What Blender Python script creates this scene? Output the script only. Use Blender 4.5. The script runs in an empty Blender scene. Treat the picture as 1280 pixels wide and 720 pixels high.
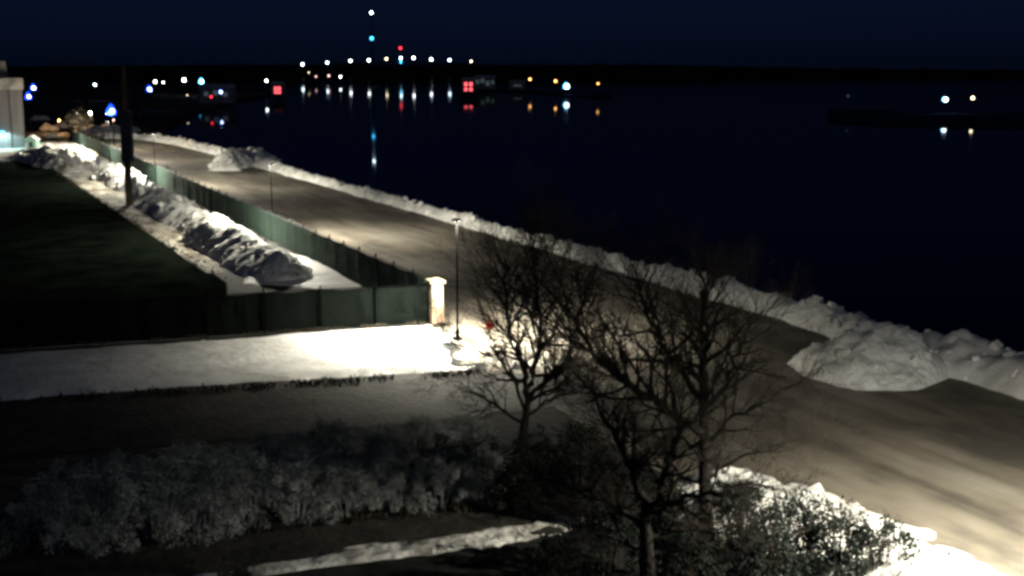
import bpy, bmesh, math, random
from mathutils import Vector, Matrix, noise
sc = bpy.context.scene
COL = sc.collection
random.seed(7)

# ---------------------------------------------------------------- camera, night sky, added fill light, exposure
CAM_H, FPX, HOR = 12.0, 1600.0, 88.0            # height above the quay (m), focal length and horizon row at 1280x720
PITCH = math.atan((360 - HOR) / FPX)
YAW = math.radians(24.2)                         # the road runs along +Y; the camera looks to the right of it
cam_d = bpy.data.cameras.new('camera')
cam_d.sensor_width = 36.0
cam_d.lens = 36.0 * FPX / 1280.0
cam_d.clip_start, cam_d.clip_end = 0.5, 20000
cam = bpy.data.objects.new('camera', cam_d)
cam.location = (0, 0, CAM_H)
cam.rotation_euler = (math.pi / 2 - PITCH, 0, -YAW)
COL.objects.link(cam)
sc.camera = cam

world = bpy.data.worlds.new('World')
sc.world = world
world.use_nodes = True
wn = world.node_tree.nodes
sky = wn.new('ShaderNodeTexSky')
sky.sky_type = 'NISHITA'
sky.sun_disc = False
sky.sun_elevation = math.radians(28)
sky.sun_rotation = math.radians(200)
sky.altitude = 0
tint = wn.new('ShaderNodeMix'); tint.data_type = 'RGBA'; tint.blend_type = 'MULTIPLY'
tint.inputs[0].default_value = 1.0
tint.inputs[7].default_value = (0.11, 0.24, 1.0, 1)
world.node_tree.links.new(sky.outputs[0], tint.inputs[6])
world.node_tree.links.new(tint.outputs[2], wn['Background'].inputs[0])
wn['Background'].inputs[1].default_value = 0.0021

fill_sun_d = bpy.data.lights.new('fill_sun', 'SUN')  # weak bluish fill added to lift the dim foreground
fill_sun_d.energy = 0.065
fill_sun_d.angle = math.radians(12)
fill_sun_d.color = (0.72, 0.86, 1.0)
fill_sun = bpy.data.objects.new('fill_sun', fill_sun_d)
fill_sun.rotation_euler = (math.radians(62), 0, math.radians(20))
COL.objects.link(fill_sun)

sc.view_settings.view_transform = 'Standard'
sc.view_settings.look = 'None'
sc.view_settings.exposure = 0.25
sc.view_settings.gamma = 1.0
sc.view_settings.use_curve_mapping = False
sc.render.filter_size = 2.3
sc.cycles.pixel_filter_type = 'BLACKMAN_HARRIS'
sc.cycles.filter_width = 3.3
sc.cycles.sample_clamp_indirect = 6.0
sc.cycles.max_bounces = 5
sc.cycles.use_denoising = True

# ---------------------------------------------------------------- helpers
FW = Vector((math.sin(YAW) * math.cos(PITCH), math.cos(YAW) * math.cos(PITCH), -math.sin(PITCH)))
RT = Vector((math.cos(YAW), -math.sin(YAW), 0))
UP = RT.cross(FW)
CP = Vector((0, 0, CAM_H))
WATER = -1.2

def ray(px, py):
    return FW + RT * ((px - 640) / FPX) + UP * ((360 - py) / FPX)

def P(px, py, z=0.0):                  # the ground point at height z that stands at a pixel
    r = ray(px, py)
    t = (z - CAM_H) / r.z
    p = CP + r * t
    return Vector((p.x, p.y, z))

FH = Vector((math.sin(YAW), math.cos(YAW), 0))
def at(px, D, py=None, z=0.0):         # a point at horizontal distance D along the view, by pixel row or height
    if py is None:
        py = HOR
        for _ in range(6):
            r = ray(px, py); t = D / r.dot(FH); p = CP + r * t
            py += (p.z - z) * FPX / D
    r = ray(px, py); t = D / r.dot(FH)
    return CP + r * t

def tag(o, label=None, cat=None, group=None, kind=None):
    if label: o['label'] = label
    if cat: o['category'] = cat
    if group: o['group'] = group
    if kind: o['kind'] = kind
    return o

def thing(name, label, cat, loc=(0, 0, 0), rz=0.0, group=None):
    o = bpy.data.objects.new(name, None)
    o.empty_display_size = 0.3
    o.location = loc
    o.rotation_euler = (0, 0, rz)
    COL.objects.link(o)
    return tag(o, label, cat, group)

def meshobj(name, me, mat, parent=None, loc=(0, 0, 0)):
    o = bpy.data.objects.new(name, me)
    if mat: me.materials.append(mat)
    o.location = loc
    COL.objects.link(o)
    if parent: o.parent = parent
    return o

class MB:
    """collects shapes and links them as one mesh object"""
    def __init__(s): s.v, s.f, s.smooth = [], [], False
    def add(s, vs, fs):
        b = len(s.v)
        s.v += [tuple(q) for q in vs]
        s.f += [tuple(b + i for i in f) for f in fs]
        return s
    def box(s, c, d, rz=0.0, taper=1.0):
        x, y, z = d[0] / 2, d[1] / 2, d[2] / 2
        ca, sa = math.cos(rz), math.sin(rz)
        vs = []
        for k, t in ((-1, 1.0), (1, taper)):
            for i, j in ((-1, -1), (1, -1), (1, 1), (-1, 1)):
                a, b = i * x * t, j * y * t
                vs.append((c[0] + a * ca - b * sa, c[1] + a * sa + b * ca, c[2] + k * z))
        return s.add(vs, [(3, 2, 1, 0), (4, 5, 6, 7), (0, 1, 5, 4), (1, 2, 6, 5), (2, 3, 7, 6), (3, 0, 4, 7)])
    def tube(s, pts, rad, n=8, cap=True):
        pts = [Vector(p) for p in pts]
        if not isinstance(rad, (list, tuple)): rad = [rad] * len(pts)
        vs, fs = [], []
        for i, p in enumerate(pts):
            d = (pts[min(i + 1, len(pts) - 1)] - pts[max(i - 1, 0)])
            d = d.normalized() if d.length > 1e-9 else Vector((0, 0, 1))
            a = d.cross(Vector((0, 0, 1)) if abs(d.z) < 0.9 else Vector((1, 0, 0))).normalized()
            b = d.cross(a)
            for k in range(n):
                t = 2 * math.pi * k / n
                vs.append(p + (a * math.cos(t) + b * math.sin(t)) * rad[i])
        for i in range(len(pts) - 1):
            for k in range(n):
                k2 = (k + 1) % n
                fs.append((i * n + k, i * n + k2, (i + 1) * n + k2, (i + 1) * n + k))
        if cap:
            fs.append(tuple(range(n - 1, -1, -1)))
            fs.append(tuple((len(pts) - 1) * n + k for k in range(n)))
        return s.add(vs, fs)
    def ball(s, c, r, n=10, m=7, sz=1.0):
        vs, fs = [], []
        vs.append((c[0], c[1], c[2] + r * sz))
        for i in range(1, m):
            a = math.pi * i / m
            for k in range(n):
                t = 2 * math.pi * k / n
                vs.append((c[0] + r * math.sin(a) * math.cos(t), c[1] + r * math.sin(a) * math.sin(t), c[2] + r * sz * math.cos(a)))
        vs.append((c[0], c[1], c[2] - r * sz))
        for k in range(n): fs.append((0, 1 + k, 1 + (k + 1) % n))
        for i in range(m - 2):
            for k in range(n):
                a0, b0 = 1 + i * n + k, 1 + i * n + (k + 1) % n
                fs.append((a0, a0 + n, b0 + n, b0))
        l = len(vs) - 1
        for k in range(n): fs.append((l, 1 + (m - 2) * n + (k + 1) % n, 1 + (m - 2) * n + k))
        return s.add(vs, fs)
    def mesh(s, name, smooth=False):
        me = bpy.data.meshes.new(name)
        me.from_pydata(s.v, [], s.f)
        if smooth: me.polygons.foreach_set('use_smooth', [True] * len(me.polygons))
        me.update()
        return me
    def build(s, name, mat, parent=None, loc=(0, 0, 0), smooth=False):
        return meshobj(name, s.mesh(name, smooth), mat, parent, loc)

def copy_tree(o, parent=None):
    c = o.copy(); COL.objects.link(c); c.parent = parent
    for ch in list(o.children): copy_tree(ch, c)
    return c

# ---------------------------------------------------------------- materials
def mat(name, col, rough=0.7, metal=0.0, bump=0.0, bscale=10.0, col2=None, nscale=(1, 1, 1), cscale=4.0, lo=0.4, hi=0.6, detail=6.0, spec=0.3):
    m = bpy.data.materials.new(name); m.use_nodes = True
    nt = m.node_tree; n = nt.nodes; L = nt.links
    b = n['Principled BSDF']
    b.inputs['Base Color'].default_value = (*col, 1)
    b.inputs['Roughness'].default_value = rough
    b.inputs['Metallic'].default_value = metal
    b.inputs['Specular IOR Level'].default_value = spec
    tc = n.new('ShaderNodeTexCoord')
    if col2 is not None:
        mp = n.new('ShaderNodeMapping'); mp.inputs['Scale'].default_value = nscale
        nz = n.new('ShaderNodeTexNoise'); nz.inputs['Scale'].default_value = cscale; nz.inputs['Detail'].default_value = detail
        nz.inputs['Roughness'].default_value = 0.65
        rp = n.new('ShaderNodeValToRGB')
        rp.color_ramp.elements[0].position = lo; rp.color_ramp.elements[0].color = (*col, 1)
        rp.color_ramp.elements[1].position = hi; rp.color_ramp.elements[1].color = (*col2, 1)
        L.new(tc.outputs['Object'], mp.inputs[0]); L.new(mp.outputs[0], nz.inputs[0])
        L.new(nz.outputs[0], rp.inputs[0]); L.new(rp.outputs[0], b.inputs['Base Color'])
    if bump > 0:
        nb = n.new('ShaderNodeTexNoise'); nb.inputs['Scale'].default_value = bscale; nb.inputs['Detail'].default_value = 8
        bp = n.new('ShaderNodeBump'); bp.inputs['Strength'].default_value = bump; bp.inputs['Distance'].default_value = 0.3
        L.new(tc.outputs['Object'], nb.inputs[0]); L.new(nb.outputs[0], bp.inputs['Height'])
        L.new(bp.outputs[0], b.inputs['Normal'])
    return m

def glow(name, col, strength):
    m = bpy.data.materials.new(name); m.use_nodes = True
    b = m.node_tree.nodes['Principled BSDF']
    b.inputs['Base Color'].default_value = (*[min(1, c) for c in col], 1)
    b.inputs['Emission Color'].default_value = (*col, 1)
    b.inputs['Emission Strength'].default_value = strength
    return m

M = {
 'snow': mat('snow', (0.62, 0.60, 0.55), 0.6, bump=0.28, bscale=2.2, col2=(0.84, 0.83, 0.80), cscale=0.6, lo=0.35, hi=0.6),
 'dirty_snow': mat('dirty_snow', (0.30, 0.26, 0.20), 0.8, bump=0.7, bscale=2.5, col2=(0.82, 0.80, 0.74), cscale=1.0, lo=0.33, hi=0.54, detail=10),
 'bank_snow': mat('bank_snow', (0.42, 0.39, 0.32), 0.8, bump=0.8, bscale=3.0, col2=(0.88, 0.87, 0.82), cscale=1.1, lo=0.30, hi=0.52, detail=10),
 'berm_snow': mat('berm_snow', (0.58, 0.56, 0.49), 0.8, bump=0.7, bscale=3.5, col2=(0.90, 0.89, 0.84), cscale=1.5, lo=0.32, hi=0.52, detail=10),
 'trodden': mat('trodden_snow', (0.13, 0.105, 0.075), 0.9, bump=0.5, bscale=2.0, col2=(0.55, 0.52, 0.44), nscale=(1, 0.25, 1), cscale=0.9, lo=0.42, hi=0.66),
 'path': mat('path', (0.022, 0.021, 0.018), 0.85, bump=0.3, bscale=3.0, col2=(0.075, 0.067, 0.052), cscale=0.5, lo=0.4, hi=0.7),
 'ground': mat('ground', (0.008, 0.009, 0.008), 0.95, bump=0.4, bscale=2.0, col2=(0.026, 0.025, 0.021), cscale=0.35, lo=0.4, hi=0.7),
 'lawn': mat('lawn', (0.004, 0.007, 0.006), 0.95, bump=0.5, bscale=5.0, col2=(0.018, 0.022, 0.015), cscale=0.35, lo=0.4, hi=0.7, spec=0.0),
 'hill': mat('hill', (0.010, 0.012, 0.012), 1.0, col2=(0.025, 0.027, 0.02), cscale=0.01, spec=0.0),
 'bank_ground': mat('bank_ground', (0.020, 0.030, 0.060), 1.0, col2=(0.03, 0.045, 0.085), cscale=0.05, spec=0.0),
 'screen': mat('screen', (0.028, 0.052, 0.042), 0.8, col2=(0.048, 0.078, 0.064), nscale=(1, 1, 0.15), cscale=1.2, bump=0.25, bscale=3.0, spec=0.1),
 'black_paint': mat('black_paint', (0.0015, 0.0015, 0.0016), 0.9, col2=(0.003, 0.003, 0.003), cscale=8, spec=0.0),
 'dark_screen': mat('dark_screen', (0.0022, 0.0036, 0.0030), 0.9, col2=(0.0045, 0.0066, 0.0055), nscale=(1, 1, 0.15), cscale=1.2, bump=0.25, bscale=3.0, spec=0.05),  # screen pattern in a much darker green, for the cross fence
 'dark_metal': mat('dark_metal', (0.025, 0.028, 0.030), 0.5, 0.6, bump=0.05, bscale=30),
 'wood': mat('wood', (0.035, 0.028, 0.022), 0.9, bump=0.4, bscale=12, col2=(0.075, 0.060, 0.045), nscale=(4, 4, 0.3), cscale=4),
 'bark': mat('bark', (0.010, 0.009, 0.007), 0.95, bump=0.6, bscale=14, col2=(0.030, 0.026, 0.020), nscale=(3, 3, 0.5), cscale=6),
 'twig': mat('twig', (0.014, 0.011, 0.008), 0.9, col2=(0.034, 0.026, 0.018), cscale=2.0),
 'frost': mat('frost', (0.15, 0.17, 0.155), 0.9, col2=(0.50, 0.52, 0.50), cscale=0.9, lo=0.38, hi=0.62),
 'leaf': mat('leaf', (0.005, 0.009, 0.007), 0.9, col2=(0.016, 0.021, 0.015), cscale=2.5),
 'dry_grass': mat('dry_grass', (0.030, 0.026, 0.018), 0.95, col2=(0.075, 0.065, 0.045), cscale=1.0),
 'dry_leaf': mat('dry_leaf', (0.09, 0.07, 0.045), 0.9, col2=(0.16, 0.125, 0.08), cscale=1.0),
 'siding': mat('siding', (0.16, 0.155, 0.165), 0.8, col2=(0.22, 0.21, 0.225), nscale=(5, 5, 0.1), cscale=1.0),
 'roof': mat('roof', (0.20, 0.20, 0.21), 0.8, col2=(0.50, 0.50, 0.50), cscale=0.4),
 'far_wall': mat('far_wall', (0.16, 0.15, 0.14), 0.9, col2=(0.25, 0.24, 0.22), cscale=0.5),
 'shed': mat('shed', (0.22, 0.42, 0.34), 0.8, col2=(0.32, 0.52, 0.43), nscale=(6, 6, 0.3), cscale=1.5),
 'shed_roof': mat('shed_roof', (0.55, 0.62, 0.58), 0.8, col2=(0.75, 0.78, 0.75), cscale=2),
 'cream_stone': mat('cream_stone', (0.38, 0.30, 0.18), 0.9, bump=0.3, bscale=9, col2=(0.62, 0.53, 0.36), cscale=4.0),
 'concrete': mat('concrete', (0.20, 0.19, 0.17), 0.9, bump=0.2, bscale=4, col2=(0.32, 0.30, 0.27), cscale=0.8),
 'red_paint': mat('red_paint', (0.55, 0.02, 0.025), 0.45, col2=(0.65, 0.04, 0.04), cscale=6),
 'dark_paint': mat('dark_paint', (0.03, 0.035, 0.05), 0.6, col2=(0.05, 0.055, 0.07), cscale=5),
}
# the road: brown slush over asphalt, streaked the way the wheels run
def road_mat():
    m = bpy.data.materials.new('slushy_road'); m.use_nodes = True
    nt = m.node_tree; n = nt.nodes; L = nt.links; b = n['Principled BSDF']
    tc = n.new('ShaderNodeTexCoord')
    def nz(scale, sc3, det, lo, hi):
        mp = n.new('ShaderNodeMapping'); mp.inputs['Scale'].default_value = sc3
        t = n.new('ShaderNodeTexNoise'); t.inputs['Scale'].default_value = scale; t.inputs['Detail'].default_value = det
        r = n.new('ShaderNodeMapRange'); r.inputs[1].default_value = lo; r.inputs[2].default_value = hi
        L.new(tc.outputs['Object'], mp.inputs[0]); L.new(mp.outputs[0], t.inputs[0]); L.new(t.outputs[0], r.inputs[0])
        return r.outputs[0]
    streak = nz(0.8, (0.9, 0.08, 1), 6, 0.30, 0.66)
    patch = nz(0.12, (1, 0.7, 1), 7, 0.38, 0.62)
    grit = nz(1.4, (1, 0.5, 1), 9, 0.3, 0.7)
    mx = n.new('ShaderNodeMath'); mx.operation = 'MULTIPLY'; L.new(streak, mx.inputs[0]); L.new(patch, mx.inputs[1])
    ad = n.new('ShaderNodeMath'); ad.operation = 'MULTIPLY_ADD'; L.new(grit, ad.inputs[0]); ad.inputs[1].default_value = 0.25; L.new(mx.outputs[0], ad.inputs[2])
    track = nz(1.0, (3.2, 0.03, 1), 4, 0.50, 0.62)
    tm = n.new('ShaderNodeMath'); tm.operation = 'MULTIPLY_ADD'; L.new(track, tm.inputs[0]); tm.inputs[1].default_value = 0.07; L.new(ad.outputs[0], tm.inputs[2])
    ad = tm
    rp = n.new('ShaderNodeValToRGB')
    e = rp.color_ramp.elements
    e[0].position = 0.14; e[0].color = (0.080, 0.070, 0.057, 1)
    e[1].position = 0.95; e[1].color = (0.26, 0.235, 0.195, 1)
    x = rp.color_ramp.elements.new(0.45); x.color = (0.165, 0.142, 0.110, 1)
    L.new(ad.outputs[0], rp.inputs[0]); L.new(rp.outputs[0], b.inputs['Base Color'])
    b.inputs['Roughness'].default_value = 0.75; b.inputs['Specular IOR Level'].default_value = 0.25
    bp = n.new('ShaderNodeBump'); bp.inputs['Strength'].default_value = 0.35; bp.inputs['Distance'].default_value = 0.1
    L.new(ad.outputs[0], bp.inputs['Height']); L.new(bp.outputs[0], b.inputs['Normal'])
    return m
M['road'] = road_mat()
def brick_mat():
    m = bpy.data.materials.new('pillar_brick'); m.use_nodes = True
    nt = m.node_tree; n = nt.nodes; L = nt.links; b = n['Principled BSDF']
    tc = n.new('ShaderNodeTexCoord'); mp = n.new('ShaderNodeMapping')
    mp.inputs['Rotation'].default_value = (math.pi / 2, 0, 0)
    br = n.new('ShaderNodeTexBrick'); br.inputs['Scale'].default_value = 3.2
    br.inputs['Color1'].default_value = (0.62, 0.40, 0.24, 1); br.inputs['Color2'].default_value = (0.50, 0.28, 0.16, 1)
    br.inputs['Mortar'].default_value = (0.5, 0.47, 0.42, 1)
    L.new(tc.outputs['Object'], mp.inputs[0]); L.new(mp.outputs[0], br.inputs[0]); L.new(br.outputs[0], b.inputs['Base Color'])
    b.inputs['Roughness'].default_value = 0.9
    return m
M['brick'] = brick_mat()
def water_mat():
    m = bpy.data.materials.new('lake_water'); m.use_nodes = True
    nt = m.node_tree; n = nt.nodes; L = nt.links
    n.remove(n['Principled BSDF'])
    df = n.new('ShaderNodeBsdfDiffuse'); df.inputs['Color'].default_value = (0.002, 0.003, 0.006, 1)
    gl = n.new('ShaderNodeBsdfGlossy'); gl.inputs['Color'].default_value = (0.42, 0.44, 0.46, 1); gl.inputs['Roughness'].default_value = 0.03
    fr = n.new('ShaderNodeFresnel'); fr.inputs['IOR'].default_value = 1.25
    mx = n.new('ShaderNodeMixShader')
    L.new(fr.outputs[0], mx.inputs[0]); L.new(df.outputs[0], mx.inputs[1]); L.new(gl.outputs[0], mx.inputs[2])
    L.new(mx.outputs[0], n['Material Output'].inputs[0])
    return m
M['water'] = water_mat()
G = {
 'white': glow('lamp_white', (0.95, 1.0, 1.0), 14), 'warm': glow('lamp_warm', (1.0, 0.80, 0.45), 9),
 'cool': glow('lamp_cool', (0.70, 0.90, 1.0), 16), 'orange': glow('lamp_orange', (1.0, 0.42, 0.12), 8),
 'blue': glow('halo_blue', (0.01, 0.07, 1.0), 2.6), 'cyan': glow('glow_cyan', (0.05, 0.55, 1.0), 5),
 'red': glow('lamp_red', (1.0, 0.03, 0.06), 4), 'pink': glow('lamp_pink', (1.0, 0.55, 0.50), 3.5),
 'bluewhite': glow('lamp_bluewhite', (0.45, 0.62, 1.0), 12),
 'window': glow('lit_window', (0.55, 0.75, 0.68), 0.045), 'red_window': glow('red_window', (1.0, 0.10, 0.12), 2.2),
 'lens': glow('street_lamp_lens', (1.0, 0.96, 0.86), 25),
}

# ---------------------------------------------------------------- the setting
def sheet(name, pts, z, m, cut=None):
    bm = bmesh.new()
    bm.faces.new([bm.verts.new((p[0], p[1], z)) for p in pts])
    bmesh.ops.triangulate(bm, faces=bm.faces[:])
    bmesh.ops.recalc_face_normals(bm, faces=bm.faces[:])
    me = bpy.data.meshes.new(name); bm.to_mesh(me); bm.free()
    if me.polygons[0].normal.z < 0: me.flip_normals()
    return tag(meshobj(name, me, m), kind='structure')

# lake: reaches the horizon
sheet('lake', [(-12000, -400), (12000, -400), (14000, 16000), (-12000, 16000)], WATER, M['water'])
# near land with a quay edge
SHORE = [(39.5, -60), (39.5, 244), tuple(at(205, 300).xy), tuple(at(250, 430).xy), tuple(at(296, 560).xy), tuple(at(338, 700).xy),
         tuple(at(330, 1000).xy), tuple(at(-200, 1100).xy), (-500, 300), (-400, -60)]
bm = bmesh.new()
top = [bm.verts.new((x, y, 0)) for x, y in SHORE]
low = [bm.verts.new((x, y, -2.5)) for x, y in SHORE]
f = bm.faces.new(top)
for i in range(len(top)):
    j = (i + 1) % len(top)
    bm.faces.new((top[i], low[i], low[j], top[j]))
bmesh.ops.triangulate(bm, faces=[f])
bmesh.ops.recalc_face_normals(bm, faces=bm.faces[:])
me = bpy.data.meshes.new('ground'); bm.to_mesh(me); bm.free()
tag(meshobj('ground', me, M['ground']), kind='structure')

def terrain_strip(name, path, z0, m, depth, rough=1.0, n=60):
    """a wooded rise: ridge heights along a path of (px, D, top pixel row), with depth behind it"""
    vs, fs = [], []
    k = 0
    for i in range(n + 1):
        t = i / n * (len(path) - 1); a = min(int(t), len(path) - 2); u = t - a
        px = path[a][0] * (1 - u) + path[a + 1][0] * u
        D = path[a][1] * (1 - u) + path[a + 1][1] * u
        py = path[a][2] * (1 - u) + path[a + 1][2] * u
        topz = at(px, D, py).z + rough * (noise.fractal((px * 0.05, 3.1, 0), 1.0, 2.0, 4)) * D / FPX * 1.5
        foot, back = at(px, D), at(px, D + depth)
        mid = at(px, D + depth * 0.25)
        vs += [(foot.x, foot.y, z0), (foot.x * .9 + mid.x * .1, foot.y * .9 + mid.y * .1, z0 + 0.55 * (topz - z0)), (mid.x, mid.y, topz), (back.x, back.y, z0)]
    for i in range(n):
        for j in range(3):
            a = i * 4 + j
            fs.append((a, a + 4, a + 5, a + 1))
    mb = MB().add(vs, fs)
    o = mb.build(name, m, smooth=True)
    return tag(o, kind='structure')
terrain_strip('hills', [(-250, 3300, 84), (100, 3300, 82), (330, 3300, 80), (480, 3300, 81), (640, 3300, 80), (800, 3300, 80), (960, 3300, 84), (1120, 3300, 86), (1300, 3300, 87), (1600, 3300, 87)], WATER - 1, M['hill'], 900, n=220)
# low land under the far lamps, plus added strips covering reflections
def spit(name, front, depth, z=0.4):
    pts = [at(px, D) for px, D in front]; back = [at(px, D + depth) for px, D in reversed(front)]
    vs = []; ring = pts + back
    n = len(ring)
    vs = [(p.x, p.y, z) for p in ring] + [(p.x, p.y, WATER - 1) for p in ring]
    fs = [tuple(range(n))] + [(i, n + i, n + (i + 1) % n, (i + 1) % n) for i in range(n)]
    bm = bmesh.new(); v = [bm.verts.new(q) for q in vs]
    for q in fs: bm.faces.new([v[i] for i in q])
    bmesh.ops.recalc_face_normals(bm, faces=bm.faces[:])
    me = bpy.data.meshes.new(name); bm.to_mesh(me); bm.free()
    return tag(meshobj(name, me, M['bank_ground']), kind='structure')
spit('far_bank', [(355, 1330), (395, 1300), (432, 1360)], 160)
spit('far_marina_bank', [(570, 690), (590, 680), (622, 800), (660, 765), (700, 690), (760, 602), (765, 640)], 120, -0.6)
spit('breakwater', [(1035, 330), (1120, 305), (1250, 298), (1360, 300)], 110, -0.9)  # carries lamps; stretched toward the camera to hide their reflections
spit('house_reflection_cover', [(341, 500), (354, 500)], 160, 0.2)  # added land, laid to hide the red windows' reflection on the water
spit('marina_reflection_cover', [(574, 545), (600, 545)], 160, 0.2)  # added strip over the water where the marina's red windows would mirror

# ---- ground covers near the camera
PIL = P(545, 403)                                 # foot of the brick pillar at the corner of the fences
FX = PIL.x
sheet('road', [(FX + 0.25, 10), (37.2, 10), (37.2, 242), (FX + 0.25, 242)], 0.008, M['road'])
sheet('road_shoulder', [(FX - 4.4, -5), (FX + 0.25, -5), (FX + 0.25, PIL.y - 1.0), (FX - 0.8, PIL.y - 1.4)], 0.012, M['road'])
DW = [P(-160, 512), P(300, 478), P(560, 466), P(690, 462), P(760, 500), P(600, 520), P(300, 548), P(-160, 585)]
sheet('driveway', [p.xy for p in DW], 0.016, M['path'])
LWN = [P(-120, 205), P(52, 203), P(120, 240), P(284, 354), P(284, 382), P(-120, 425)]
sheet('lawn', [p.xy for p in LWN], 0.012, M['lawn'])
FP = [P(-160, 735), P(90, 694), P(420, 655), P(720, 624), P(800, 640), P(700, 665), P(300, 722), P(100, 760), P(-160, 800)]
sheet('footpath', [p.xy for p in FP], 0.016, M['path'])

def nrm(x, y, s, seed=0.0, oct=4):
    return noise.fractal((x * s + seed, y * s - seed, seed), 0.9, 2.0, oct)

def patch(name, corners, nu, nv, h, amp, m, feather=0.12, seed=0.0, ragged=0.5, ns=0.25):
    """a snow cover over a quad of ground: rises h, thins out to ragged edges"""
    a, b, c, d = corners                          # near-left, near-right, far-right, far-left
    vs, fs = [], []
    for j in range(nv + 1):
        v = j / nv
        for i in range(nu + 1):
            u = i / nu
            p = (a * (1 - u) + b * u) * (1 - v) + (d * (1 - u) + c * u) * v
            e = min(min(u, 1 - u) / feather, min(v, 1 - v) / feather, 1.0)
            e += ragged * nrm(p.x, p.y, 0.8, seed) * (1 - e)
            e = max(0.0, min(1.0, e)); e = e * e * (3 - 2 * e)
            z = -0.06 + (h + 0.06) * e + amp * e * nrm(p.x, p.y, ns, seed + 5)
            vs.append((p.x, p.y, z))
    for j in range(nv):
        for i in range(nu):
            q = j * (nu + 1) + i
            fs.append((q, q + 1, q + nu + 2, q + nu + 1))
    return tag(MB().add(vs, fs).build(name, m, smooth=True), kind='structure')

# snow between the cross fence and the driveway, reaching from the pillar off to the left
patch('snow_verge', [P(-160, 513), P(600, 463), P(560, 403), P(-160, 455)], 220, 40, 0.16, 0.16, M['snow'], feather=0.10, seed=1.3, ns=0.12)
# snow inside the fence corner and the trodden path by the bank
patch('fence_corner_snow', [P(300, 356), P(480, 368), P(385, 322), P(300, 300)], 60, 40, 0.10, 0.10, M['snow'], feather=0.08, seed=3.1)
patch('trodden_path', [P(270, 352), P(345, 350), P(75, 190), P(48, 199)], 30, 160, 0.05, 0.10, M['trodden'], feather=0.06, seed=7.7)
patch('yard_snow', [P(-120, 204), P(130, 200), P(135, 178), P(-120, 176)], 60, 30, 0.08, 0.15, M['snow'], feather=0.06, seed=2.2)
# the snow line beyond the footpath and bits of snow on the entrance
patch('path_edge_snow', [P(200, 742), P(800, 660), P(745, 640), P(200, 722)], 140, 14, 0.10, 0.08, M['dirty_snow'], feather=0.3, seed=4.4, ragged=1.2)
patch('entrance_snow', [P(545, 470), P(740, 480), P(700, 415), P(575, 408)], 80, 60, 0.03, 0.16, M['trodden'], feather=0.2, seed=9.2, ragged=0.8, ns=0.5)

def bank(name, label, path, m, nu=26, step=0.35, amp=0.35, lump=0.5, seed=0.0, cat='snow bank', group=None, pw=1.5):
    """ploughed snow along a path of (x, y, half width, height)"""
    pts = []
    for k in range(len(path) - 1):
        a, b = path[k], path[k + 1]
        n = max(1, int(math.hypot(b[0] - a[0], b[1] - a[1]) / step))
        for i in range(n): 
            t = i / n
            pts.append([a[q] * (1 - t) + b[q] * t for q in range(4)])
    pts.append(list(path[-1]))
    vs, fs = [], []
    N = len(pts)
    cx, cy = path[len(path) // 2][0], path[len(path) // 2][1]
    for k, (x, y, w, h) in enumerate(pts):
        q0, q1 = pts[max(k - 2, 0)], pts[min(k + 2, N - 1)]
        d = Vector((q1[0] - q0[0], q1[1] - q0[1])).normalized()
        nx, ny = d.y, -d.x
        endf = min(1.0, min(k, N - 1 - k) * step / max(0.8, w * 0.7))
        endf = math.sqrt(max(0.0, endf))
        wob = 1 + 0.25 * nrm(x, y, 0.25, seed + 2)
        for i in range(nu + 1):
            u = -1 + 2 * i / nu
            px, py = x + nx * u * w * wob, y + ny * u * w * wob
            prof = max(0.0, 1 - abs(u) ** pw)
            z = h * prof * endf * (1 + 0.38 * nrm(px, py, 0.22, seed + 8))
            fd = noise.voronoi((px * 1.1 + seed, py * 1.1, seed))[0][0]
            e = min(1.0, prof * 2.5) * endf
            z += e * (amp * nrm(px, py, 0.7, seed) + lump * (0.45 - fd) * 0.7)
            vs.append((px - cx, py - cy, z - 0.08 * (1 - e)))
    for k in range(N - 1):
        for i in range(nu):
            a = k * (nu + 1) + i
            fs.append((a, a + 1, a + nu + 2, a + nu + 1))
    mb = MB().add(vs, fs)
    nf = len(fs)
    a0, a1, a2 = (Vector(vs[q]) for q in fs[nf // 2][:3])
    if (a1 - a0).cross(a2 - a0).z < 0: mb.f = [tuple(reversed(q)) for q in mb.f]
    rng = random.Random(int(seed * 10) + 1)
    nch = min(1500, int(sum(p[2] for p in pts) * step * 2 * (0.5 if seed == 11 else 1.3)))
    for k in range(nch):
        q = vs[rng.randrange(len(vs))]
        if q[2] < 0.1: continue
        r = rng.choice((0.06, 0.08, 0.1, 0.12, 0.17, 0.22)) * (1.0 if h > 0.5 else 0.8)
        M3 = Matrix.Rotation(rng.uniform(0, 6.28), 3, 'Z') @ Matrix.Rotation(rng.uniform(-.9, .9), 3, 'X')
        cv = [Vector(q) + M3 @ Vector((i * r * rng.uniform(.6, 1.3), j * r * rng.uniform(.6, 1.3), l * r * rng.uniform(.5, .9))) for l in (-1, 1) for i, j in ((-1, -1), (1, -1), (1, 1), (-1, 1))]
        mb.add(cv, [(3, 2, 1, 0), (4, 5, 6, 7), (0, 1, 5, 4), (1, 2, 6, 5), (2, 3, 7, 6), (3, 0, 4, 7)])
    o = mb.build(name, m, loc=(cx, cy, 0))
    o.data.polygons.foreach_set('use_smooth', [k < nf for k in range(len(o.data.polygons))])
    return tag(o, label, cat, group)

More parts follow.
